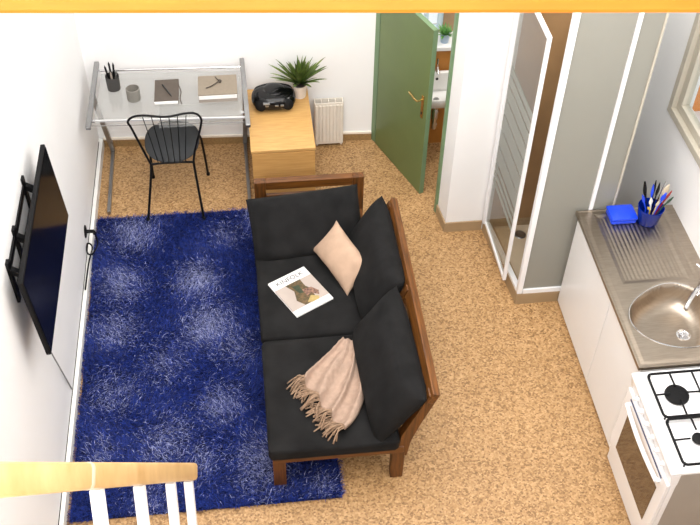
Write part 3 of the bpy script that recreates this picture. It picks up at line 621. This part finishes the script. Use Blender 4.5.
for pts in ([(-.735, 5.66, .475), (-.745, 5.64, .38), (-.806, 5.538, .032)], [(-.425, 5.66, .475), (-.42, 5.64, .38), (-.389, 5.512, .032)], [(-.765, 5.95, .455), (-.77, 5.99, .36), (-.785, 6.06, .006)], [(-.395, 5.98, .455), (-.372, 6.0, .40), (-.352, 6.055, .006)]):
    lg = tb('leg', M_black, ch, pts, .0095, 8, 5); e = V(pts[-1]); lt('foot_cap', M_blackmatte, lg, [(0, 0), (.014, 0), (.014, .02), (.010, .026)], e-V((0, 0, .005)), 10)

# ------------------------------------------------------------------ dresser and what stands on it
TZ = .56
X0, X1, Y0, Y1 = -.002, .474, 5.628, 6.395
ds = thing('low_dresser', 'light beech low cabinet between the glass desk and the radiator', 'cabinet', ((X0+X1)/2, (Y0+Y1)/2, 0))
bx('carcass', M_beech, ds, X0+.006, X1-.004, Y0+.012, Y1-.006, .001, TZ-.026)
bx('top_panel', M_beechtop, ds, X0, X1, Y0, Y1, TZ-.022, TZ, .002)
bx('front_panel', M_beech, ds, X0+.008, X1-.006, Y0-.001, Y0+.0115, .05, TZ-.03, .001)
bm_ = thing('cd_radio', 'rounded glossy black portable CD radio on the beech cabinet', 'radio', (.20, 6.18, TZ+.001))
def sup(bm, ctr, hx_, hy_, hz, e1, e2, nu_=36, nv=20, zmin=-1):
    rings = []
    sg = lambda v_, e: math.copysign(abs(v_)**e, v_)
    for i in range(nv+1):
        ph3 = -math.pi/2+math.pi*i/nv; cz, sz = math.cos(ph3), math.sin(ph3)
        if i in (0, nv): rings.append([bm.verts.new(V(ctr)+V((0, 0, hz*sg(sz, e1))))]); continue
        rings.append([bm.verts.new(V(ctr)+V((hx_*sg(cz, e1)*sg(math.cos(a), e2), hy_*sg(cz, e1)*sg(math.sin(a), e2), hz*sg(sz, e1)))) for a in [k*2*math.pi/nu_ for k in range(nu_)]])
    for r0, r1 in zip(rings, rings[1:]):
        for k in range(nu_):
            k2 = (k+1) % nu_
            if len(r0) == 1: bm.faces.new((r0[0], r1[k2], r1[k]))
            elif len(r1) == 1: bm.faces.new((r0[k], r0[k2], r1[0]))
            else: bm.faces.new((r0[k], r0[k2], r1[k2], r1[k]))
b = B(); sup(b, (.20, 6.18, TZ+.071), .170, .125, .07, .75, .8); obj('radio_body', b, M_blackgloss, bm_, sm=2)
lt('disc_lid', M_blackgloss, bm_, [(0, .012), (.05, .011), (.075, .005), (.082, 0), (.082, -.01)], (.205, 6.195, TZ+.137), 32)
for x in (.095, .305): lt('speaker_grille', M_blackmatte, bm_, [(0, .012), (.03, .01), (.042, .002), (.042, -.02), (0, -.02)], (x, 6.075, TZ+.07), 22, axis=((x-.2)*2.2, -1, .25))
for x in (.115, .145): pass
bx('display', M_brushed, bm_, .115, .165, 6.045, 6.075, TZ+.098, TZ+.106, .002)
for x in (.13, .205, .245): bx('button', M_brushed, bm_, x, x+.026, 6.046, 6.062, TZ+.078, TZ+.088, .002)
tb('carry_handle', M_black, bm_, [(.055, 6.22, TZ+.09), (.08, 6.255, TZ+.115), (.20, 6.275, TZ+.128), (.32, 6.255, TZ+.115), (.345, 6.22, TZ+.09)], .009, 8, 5)
pp = V((.408, 6.275, TZ+.001))
pt = thing('potted_plant', 'spiky green plant in a white pot on the beech cabinet', 'plant', pp)
lt('plant_pot', M_pot, pt, [(0, 0), (.045, 0), (.058, .10), (.060, .112), (.053, .112), (.051, .095), (0, .095)], pp)
lt('soil', M_soil, pt, [(0, .006), (.03, .004), (.0505, 0)], pp+V((0, 0, .096)), 18)
b = B()
for k in range(64):
    a = k*2.399963+random.uniform(-.2, .2); e = 1.5-1.0*(k/64)**.9+random.uniform(-.1, .1); L_ = random.uniform(.19, .25)*(0.85 if e > 1 else 1.0)
    dv = V((math.cos(a)*math.cos(e), math.sin(a)*math.cos(e), math.sin(e)))
    if dv.y > 0: L_ *= max(.28, 1-.92*dv.y)
    leaf(b, pp+V((dv.x*.02, dv.y*.02, .118)), dv, L_*1.28, .046, (.10+.20*(1-e/1.5)), n=8, fold=.18)
obj('leaves', b, M_leaf, pt)

# radiator on the back wall
rd = thing('radiator', 'small ribbed off-white panel radiator on the wall beside the beech cabinet', 'radiator', (.64, 6.35, 0))
b = B(); box(b, .525, .757, 6.315, 6.325, .035, .445, .003)
for k in range(8): x = .541+k*.0285; box(b, x-.010, x+.010, 6.305, 6.317, .06, .425, .004)
obj('front_panel', b, M_rad, rd)
bx('rear_panel', M_rad, rd, .525, .757, 6.378, 6.386, .035, .445, .002)
for x in (.525, .749): bx('side_panel', M_rad, rd, x, x+.008, 6.325, 6.378, .035, .447)
for x in (.583, .640, .695): bx('fin', M_rad, rd, x-.004, x+.004, 6.326, 6.377, .04, .443)
b = B(); tube(b, [(.745, 6.35, .05), (.745, 6.35, .0)], .009, 8); obj('supply_pipe', b, M_rad, rd, sm=True)
b = B(); tube(b, [(.545, 6.35, .05), (.545, 6.35, .0)], .009, 8); obj('supply_pipe', b, M_rad, rd, sm=True)

# ------------------------------------------------------------------ television on its wall mount
tv = thing('television', 'flat black television hung on a black bracket on the left wall', 'television', (-1.235, 3.88, 1.42))
tA, tB_, tC, tD = V((-1.128, 4.40, 1.69)), V((-1.128, 3.345, 1.69)), V((-1.098, 3.355, 1.145)), V((-1.098, 4.44, 1.145))
tc_ = (tA+tB_+tC+tD)/4; ty_ = ((tA-tB_)+(tD-tC)).normalized(); tu = ((tA-tD)+(tB_-tC)); tu = (tu-ty_*tu.dot(ty_)).normalized(); tn = ty_.cross(tu); tn = tn if tn.x > 0 else -tn
tw = 1.06; th_ = .545
b = B(); obox(b, tc_-tn*.014, ty_, tn, tu, tw, .026, th_, .005); body = obj('tv_body', b, M_blackmatte, tv)
b = B(); obox(b, tc_+tn*.0005, ty_, tn, tu, tw-.022, .003, th_-.024); obj('screen', b, M_screen, tv)
b = B(); obox(b, tc_-tn*.034-tu*.03, ty_, tn, tu, tw*.72, .022, th_*.6, .008); obj('rear_housing', b, M_blackmatte, tv)
b = B(); box(b, -1.234, -1.220, 3.50, 4.16, 1.60, 1.64, .002); box(b, -1.234, -1.220, 3.50, 4.16, 1.44, 1.47, .002)
for y in (3.50, 3.74, 4.13): box(b, -1.234, -1.216, y, y+.04, 1.40, 1.68, .003)
wm = obj('wall_bracket', b, M_black, tv)
for y in (3.52, 3.76, 4.15): br('bracket_arm', M_black, tv, (-1.222, y, 1.62), (-1.135, y+.0, 1.56), .03, .03)
tb('power_lead', M_cable, tv, [(-1.16, 3.50, 1.17), (-1.19, 3.62, .9), (-1.222, 3.86, .3), (-1.226, 3.92, .12)], .004, 6, 6)

so = thing('wall_plug', 'round black wall plate with plugged in lead low on the left wall', 'plug', (-1.227, 5.27, .18))
lt('wall_plate', M_blackmatte, so, [(0, .010), (.03, .010), (.045, .006), (.05, 0)], (-1.2265, 5.27, .205), 22, axis=(1, 0, 0))
tb('plug', M_blackmatte, so, [(-1.22, 5.27, .205), (-1.17, 5.27, .203), (-1.155, 5.25, .195)], .014, 10)
tb('lead', M_black, so, [(-1.155, 5.25, .195), (-1.15, 5.22, .12), (-1.185, 5.14, .10), (-1.21, 5.11, .15), (-1.205, 5.16, .19), (-1.18, 5.17, .14), (-1.205, 5.05, .095), (-1.21, 4.8, .095)], .006, 7, 6)

# ------------------------------------------------------------------ kitchen unit
kc = thing('kitchen_cabinet', 'plain white kitchen base cabinet under the steel sink top', 'cabinet', (2.38, 3.82, 0))
b = B(); box(b, 2.095, 2.698, 3.175, 3.195, .001, .838); box(b, 2.095, 2.698, 4.42, 4.44, .001, .838); box(b, 2.095, 2.698, 3.195, 4.42, .001, .05); box(b, 2.68, 2.698, 3.195, 4.42, .05, .838); box(b, 2.095, 2.115, 3.195, 4.42, .05, .838)
obj('carcass', b, M_white, kc)
bx('cabinet_door', M_white, kc, 2.073, 2.094, 3.722, 4.438, .03, .832, .002); bx('cabinet_door', M_white, kc, 2.073, 2.094, 3.178, 3.716, .03, .832, .002)
# pressed steel worktop with drainer and bowl
sk = thing('sink_worktop', 'stainless steel sink top with ribbed drainer and rounded bowl', 'sink', (2.378, 3.82, .84))
kx0, kx1, ky0, ky1, kz = 2.056, 2.699, 3.172, 4.456, .87
bcx, bcy = 2.382, 3.53
def bowl_r(a):
    return 0.242*(1+.05*math.cos(2*(a-.6)))-.012*math.cos(3*a)
def hgt(x, y):
    z = kz
    ex = min(x-kx0, ky1-y, y-ky0); z -= .004*max(0, 1-max(0, ex-.01)/.03) if ex > .012 else 0
    # drainer pan
    dx0, dx1, dy0, dy1 = 2.16, 2.575, 3.80, 4.41
    d = min(x-dx0, dx1-x, y-dy0, dy1-y)
    if d > 0:
        z -= .006*min(1, d/.025)
        if d > .03 and y < 4.38:
            g = math.sin((x-dx0)/.0135*math.pi); z += .0020*g*min(1, (d-.03)/.02)
    if 3.80 < y < 4.44: z -= .006*math.exp(-((x-2.618)/.012)**2)*min(1, (y-3.80)/.05, (4.44-y)/.05)
    a = math.atan2(y-bcy, x-bcx); r = math.hypot(x-bcx, y-bcy); R_ = bowl_r(a)
    q = r/R_
    if q < 1.08:
        if q >= 1: z -= .005*(1-(q-1)/.08)
        else: z = kz-.005-.155*(1-q**7)**.62
    return z
b = B(); nx, ny = 200, 170; g = {}
for i in range(nx+1):
    for j in range(ny+1):
        x = kx0+(kx1-kx0)*i/nx; y = ky0+(ky1-ky0)*j/ny; g[i, j] = b.verts.new((x, y, hgt(x, y)))
for i in range(nx):
    for j in range(ny): b.faces.new((g[i, j], g[i+1, j], g[i+1, j+1], g[i, j+1]))
bmesh.ops.recalc_face_normals(b, faces=b.faces[:])
o = obj('steel_top', b, M_steel, sk, sm=2)
b = B(); box(b, kx0-.002, kx0+.016, ky0, ky1, .842, .8695, .003); box(b, kx0+.016, kx1, ky0-.001, ky0+.012, .842, .8695, .002); box(b, kx0+.016, kx1, ky1-.012, ky1+.001, .842, .8695, .002); obj('rolled_edge', b, M_steel, sk)
lt('sink_drain', M_chrome, sk, [(.042, -.002), (.042, .003), (.034, .004), (.030, .0), (.006, 0), (.006, .006), (0, .007)], (2.470, 3.50, kz-.1575), 24)
tb('bowl_seam', M_chrome, sk, [(bcx+bowl_r(a)*1.03*math.cos(a), bcy+bowl_r(a)*1.03*math.sin(a), kz-.0015) for a in [k*2*math.pi/48 for k in range(49)]], .003, 6)
tp_ = thing('mixer_tap', 'chrome mixer tap standing at the back of the steel sink', 'tap', (2.59, 3.69, .87))
lt('tap_base', M_chrome, tp_, [(0, 0), (.03, 0), (.03, .012), (.022, .02), (.022, .10), (.024, .105), (.024, .135), (.015, .148), (0, .15)], (2.59, 3.69, .8705), 20)
tb('spout', M_chrome, tp_, [(2.575, 3.675, .935), (2.53, 3.63, .955), (2.47, 3.565, .955), (2.44, 3.53, .935), (2.437, 3.526, .915)], .013, 12, 5)
tb('lever', M_chrome, tp_, [(2.59, 3.69, 1.015), (2.585, 3.70, 1.035), (2.545, 3.745, 1.06)], .008, 10, 4)
tb('lever', M_chrome, tp_, [(2.61, 3.68, .96), (2.65, 3.66, .965)], .010, 10)
# blue box, utensil cup
KD = .8665
bb = thing('soap_box', 'bright blue rounded plastic box at the far end of the steel drainer', 'box', (2.325, 4.385, KD))
b = B(); box(b, 2.242, 2.408, 4.305, 4.435, KD, KD+.03, .012); obj('box_base', b, M_blue, bb, sm=True)
b = B(); box(b, 2.238, 2.412, 4.301, 4.439, KD+.031, KD+.055, .012); obj('box_lid', b, M_blue, bb, sm=True)
cc = V((2.485, 4.325, KD+.0005))
cup = tag(lt('utensil_cup', M_bluecup, None, [(0, 0), (.062, 0), (.066, .004), (.083, .125), (.079, .125), (.062, .008), (0, .007)], cc), 'clear blue plastic cup full of brushes on the steel drainer', 'cup')
cols = {'black': M_black, 'blue': M_blue, 'white': mat('utensil_white', (.75, .74, .7), .4, var=.02), 'cream': mat('utensil_cream', lin(200, 186, 160), .5, var=.03), 'red': mat('utensil_red', lin(150, 30, 30), .4, var=.05), 'yellow': mat('utensil_yellow', lin(210, 180, 60), .4, var=.05), 'green': mat('utensil_green', lin(40, 70, 50), .4, var=.05), 'silver': M_chrome}
ut = [('black', -.045, .02, .145, .27, .011, 'knife', 'tall black pointed utensil at the left of the blue cup'), ('blue', -.055, -.02, .085, .21, .010, 'brush', 'blue handled brush leaning out left of the blue cup'), ('white', -.02, -.03, .03, .19, .012, 'brush', 'white handled brush at the front of the blue cup'),
      ('yellow', -.028, -.045, .02, .13, .008, 'pencil', 'short yellow tipped pencil at the front of the blue cup'), ('blue', -.008, .012, .09, .25, .010, 'brush', 'upright blue brush in the middle of the blue cup'), ('black', .006, .03, .11, .26, .009, 'brush', 'black brush behind the middle of the blue cup'),
      ('black', .02, .02, .10, .25, .011, 'knife', 'broad black blade in the middle of the blue cup'), ('cream', .012, -.04, .0, .17, .012, 'spoon', 'cream plastic spoon at the front of the blue cup'), ('blue', .045, -.01, .02, .20, .016, 'spatula', 'wide blue spatula leaning right in the blue cup'),
      ('silver', .05, .035, .08, .24, .006, 'fork', 'thin silver utensil behind the right of the blue cup'), ('cream', .065, .03, .06, .22, .020, 'spoon', 'broad cream spatula at the back right of the blue cup'), ('red', .07, .0, .02, .20, .009, 'brush', 'red tipped brush leaning right in the blue cup'),
      ('green', .075, -.02, .0, .17, .010, 'brush', 'dark green brush leaning far right in the blue cup'), ('black', -.03, .045, .12, .24, .008, 'brush', 'black brush at the back left of the blue cup')]
for cname, dx, dy, lean_y, h, w, kind, lb in ut:
    b = B(); a = cc+V((dx*.45, dy*.45, .012)); rim = cc+V((dx*.82, dy*.82+.0, .125)); e = rim+V((dx*.8, dy*.5+.02, h-.095)); mid = rim.lerp(e, .45)
    tube(b, [a, rim, mid], [.0045, .0045, .005], 7); dv = (e-mid).normalized(); sd_ = dv.cross(V((.2, -1, .3))).normalized(); nn = sd_.cross(dv)
    prev = None
    for i in range(7):
        t = i/6; ww = w*(.55+.6*math.sin(math.pi*min(1, t*1.15+.1)))*(1 if t < 1 else .12); p = mid.lerp(e, t); ring = [b.verts.new(p+sd_*ww*math.cos(q)+nn*.004*math.sin(q)) for q in [k*math.pi/4 for k in range(8)]]
        if prev:
            for k in range(8): b.faces.new((prev[k], prev[(k+1) % 8], ring[(k+1) % 8], ring[k]))
        else: b.faces.new(ring[::-1])
        prev = ring
    b.faces.new(prev)
    tag(obj({'knife': 'kitchen_knife', 'brush': 'cleaning_brush', 'pencil': 'pencil', 'spoon': 'cooking_spoon', 'spatula': 'spatula', 'fork': 'skewer'}[kind], b, cols[cname], sm=True), lb, kind, 'utensils in the blue cup')

# ------------------------------------------------------------------ stove
sx0, sx1, sy0, sy1, sz = 2.034, 2.615, 2.50, 3.150, .86
st = thing('gas_stove', 'white freestanding gas stove with oven next to the steel sink top', 'stove', ((sx0+sx1)/2, (sy0+sy1)/2, 0))
bx('stove_body', M_sideblank, st, sx0+.03, sx1, sy0, sy1-.002, .001, .835)
bx('hob_plate', M_enamel, st, sx0-.028, sx1+.002, sy0-.002, sy1, .836, sz, .006)
bx('front_frame', M_enamel, st, sx0+.004, sx0+.0295, sy0-.001, sy1-.001, .10, .745, .003)
b = B(); pr_ = [(sx0-.004, .745), (sx0-.022, .835), (sx0+.03, .835), (sx0+.03, .745)]
lo = [b.verts.new((x, sy0-.001, z)) for x, z in pr_]; hi = [b.verts.new((x, sy1-.001, z)) for x, z in pr_]; b.faces.new(lo); b.faces.new(hi[::-1])
for i in range(4): b.faces.new((lo[i], hi[i], hi[(i+1) % 4], lo[(i+1) % 4]))
obj('control_panel', b, M_enamel, st)
bx('drawer_front', M_enamel, st, sx0+.006, sx0+.0295, sy0-.001, sy1-.001, .03, .19, .005)
bx('plinth', M_enamel, st, sx0+.02, sx0+.0295, sy0+.01, sy1-.01, .0, .03)
od = bx('oven_door', M_enamel, st, sx0-.018, sx0+.0035, sy0+.004, sy1-.006, .20, .735, .004)
bx('oven_window', M_ovenglass, od, sx0-.0205, sx0-.0175, sy0+.075, sy1-.095, .272, .605, .001)
b = B(); n = 12
tube(b, [(sx0-.036-.012*math.sin(math.pi*i/n), sy0+.075+(sy1-sy0-.15)*i/n, .672) for i in range(n+1)], .013, 10); tube(b, [(sx0-.036, sy0+.08, .672), (sx0-.016, sy0+.08, .672)], .012, 8); tube(b, [(sx0-.036, sy1-.08, .672), (sx0-.016, sy1-.08, .672)], .012, 8)
obj('oven_handle', b, M_enamel, od, sm=True)
bx('door_gap', mat('dark_blue_seal', lin(40, 50, 90), .5, var=.05), od, sx0-.0205, sx0-.0175, sy0+.07, sy1-.07, .70, .712)
for k in range(6):
    y = sy0+.11+k*.083
    kb = lt('control_knob', M_enamel, st, [(.016, 0), (.015, .008), (.012, .011), (.010, .02), (0, .021)], (sx0-.012, y, .785), 18, axis=(-1, 0, -.2))
    bx('knob_grip', M_enamel, kb, sx0-.037, sx0-.031, y-.003, y+.003, .771, .791, .001)
lt('indicator', M_dark, st, [(.005, 0), (.004, .002), (0, .002)], (sx0-.017, sy1-.13, .812), 10, axis=(-1, 0, -.2))
def grate(name, y0, y1, x0, x1, crosses):
    z = .893; r = .0075; b = B(); rad = .025; pts = []
    for (cx, cy, a0) in ((x1-rad, y1-rad, 0), (x0+rad, y1-rad, 90), (x0+rad, y0+rad, 180), (x1-rad, y0+rad, 270)):
        for k in range(6): a = math.radians(a0+k*18); pts.append((cx+rad*math.cos(a), cy+rad*math.sin(a), z))
    pts.append(pts[0]); tube(b, pts, r, 8)
    for (cx, cy, inner) in crosses:
        xe0 = x0 if cx < (x0+x1)/2 else (x0+x1)/2; xe1 = (x0+x1)/2 if cx < (x0+x1)/2 else x1
        tube(b, [(xe0, cy, z), (cx-inner, cy, z+.003)], .0055, 7); tube(b, [(cx+inner, cy, z+.003), (xe1, cy, z)], .0055, 7); tube(b, [(cx, y1, z), (cx, cy+inner, z+.003)], .0055, 7); tube(b, [(cx, y0, z), (cx, cy-inner, z+.003)], .0055, 7)
    tube(b, [((x0+x1)/2, y0, z), ((x0+x1)/2, y1, z)], .0055, 7)
    for x in (x0+.012, x1-.012):
        for y in (y0+.012, y1-.012): tube(b, [(x, y, z), (x, y, sz)], .005, 6)
    obj(name, b, M_iron, st, sm=True)
grate('pan_grate', 2.818, 3.105, 2.072, 2.575, ((2.197, 2.965, .045), (2.45, 2.965, .05)))
grate('pan_grate', 2.525, 2.805, 2.072, 2.575, ((2.21, 2.675, .05), (2.45, 2.675, .05)))
for x, y, r in ((2.197, 2.968, .067), (2.45, 2.965, .045), (2.214, 2.682, .036), (2.45, 2.675, .045)):
    bu = lt('burner', M_brushed, st, [(r*.9, 0), (r*.9, .008), (0, .008)], (x, y, sz), 24); lt('burner_cap', M_iron, bu, [(r*.86, 0), (r, .004), (r*.97, .013), (r*.8, .016), (0, .016)], (x, y, sz+.0085), 26)

# ------------------------------------------------------------------ timber beam and stair railing, near the camera
A, Bq = V((-.293, 1.096, 4.4915)), V((.556, .999, 4.5078)); dv = (Bq-A).normalized()
LB = A+dv*((-1.30-A.x)/dv.x); RB = A+dv*((2.76-A.x)/dv.x)
b = B(); bar(b, LB+V((0, .05, .055)), RB+V((0, .05, .055)), .10, .11, (0, 0, 1), .008); beam = obj('timber_beam', b, M_beam, kind='structure'); beam.name = 'trim_5'
b = B(); box(b, -1.30, 2.74, -.9, .35, 3.5, 3.68); struct('floor_loft', b, M_floor)
sr_ = thing('stair_railing', 'pine handrail with white balusters descending at the lower left', 'railing', (-.35, 1.7, 0))
ra, rb_ = V((-.484, 1.000, 3.612)), V((-.291, 2.003, 2.026)); u = (rb_-ra).normalized(); rb_ = rb_-u*.05; ra2 = ra-u*.62
tdir = V((0, -math.sin(math.radians(28)), -math.cos(math.radians(28)))); side = u.cross(tdir).normalized(); perp = side.cross(u).normalized()
b = B(); hc = (ra2+rb_)/2 - tdir*.008; obox(b, hc, side, u, perp, .054, (rb_-ra2).length, .062, .012); obj('handrail', b, M_rail, sr_, sm=True)
t_band = .50; q = ra+u*t_band-tdir*.008; b = B(); obox(b, q, side, u, perp, .0550, .05, .0630, .0125); o = obj('added_handrail_band', b, mat('pale_band', lin(220, 200, 170), .4, var=.02), sr_, sm=True); o['label'] = 'pale band added around the handrail'  # pale band added on the rail; the wood has no joint here
HB = .86
for tt in (.605, 1.035, 1.465, 1.775):
    p = ra+u*tt+tdir*.025; br('baluster', M_enamel, sr_, p, p+tdir*HB, .030, .030, u, .003)
sa = ra2+tdir*(HB+.03); sb_ = rb_+tdir*(HB+.03); tE = -sb_.z/u.z; foot = sb_+u*(tE-.03)
M_tread = wood('pine_tread', lin(190, 146, 88), lin(210, 172, 116), (1.5, 12, 12), 5, .4)
br('stringer', M_tread, sr_, sa, foot, .04, .14, (0, 1, 0), .004)
lo_ = V((-1.18-foot.x, 0, 0)); br('stringer', M_tread, sr_, sa+V((-1.19-sa.x+.04, 0, 0)), V((-1.15, foot.y, foot.z)), .04, .14, (0, 1, 0), .004)
zz = .25
while zz < 3.4:
    k = (zz-sb_.z)/u.z; p = sb_+u*k; br('tread', M_tread, sr_, (p.x-.02, p.y-.03, zz), (-1.13, p.y-.03, zz), .16, .03, (0, 0, 1), .004); zz += .26

# outside the kitchen window: a white ledge with an orange box on it
b = B(); box(b, 2.86, 3.45, 4.2, 5.9, 1.04, 1.10); struct('trim_6', b, M_wall)
ob = thing('planter_box', 'orange box standing outside the kitchen window', 'box', (3.06, 5.26, 1.1))
M_or = mat('orange_paint', lin(226, 138, 40), .5, var=.05)
b = B(); prism(b, [(2.98, 5.12), (3.14, 5.12), (3.14, 5.42), (2.98, 5.42)], 1.101, 1.36); obj('box_body', b, M_or, ob)
bx('box_rim', M_or, ob, 2.97, 3.15, 5.11, 5.43, 1.36, 1.39, .004)
b = B(); box(b, -1.4, 2.9, -.9, 6.75, TOPZ, TOPZ+.1); struct('ceiling', b, M_wall)
# ------------------------------------------------------------------ light
w = bpy.data.worlds.new('sky'); SC.world = w; w.use_nodes = True; bg = w.node_tree.nodes['Background']; bg.inputs[0].default_value = (.97, .985, 1, 1); bg.inputs[1].default_value = 1.1
def area(name, loc, tgt, sx, sy, e, col=(1, 1, 1)):
    l = bpy.data.lights.new(name, 'AREA'); l.shape = 'RECTANGLE'; l.size = sx; l.size_y = sy; l.energy = e; l.color = col
    o = bpy.data.objects.new(name, l); C.objects.link(o); o.location = loc; o.rotation_euler = (V(tgt)-V(loc)).to_track_quat('-Z', 'Y').to_euler(); return o
area('added_overhead_light', (.75, 3.1, 5.66), (.75, 3.1001, 0), 3.5, 5.0, 275, (1, .99, .97))  # unseen overhead area light, added below a ceiling without any opening
area('loft_fill', (-.5, -.85, 4.75), (1.6, 5.0, 1.0), 2.0, 1.5, 205, (.98, .99, 1))  # unseen light added behind the camera to brighten right wall and shower panels
area('kitchen_fill', (1.85, 2.7, 3.7), (2.7, 4.7, 1.4), .5, .5, 12, (1, .98, .95))  # added fill without a real fitting; brightens the wall between shower and window
area('bathroom_fill', (2.0, 5.95, 2.6), (1.7, 5.95, 0), .4, .4, 14, (1, .96, .9))  # made-up light above the basin to lift the dark bathroom
SC.view_settings.view_transform = 'Standard'; SC.view_settings.look = 'None'; SC.view_settings.gamma = 1; SC.view_settings.use_curve_mapping = False
SC.view_settings.exposure = -.06
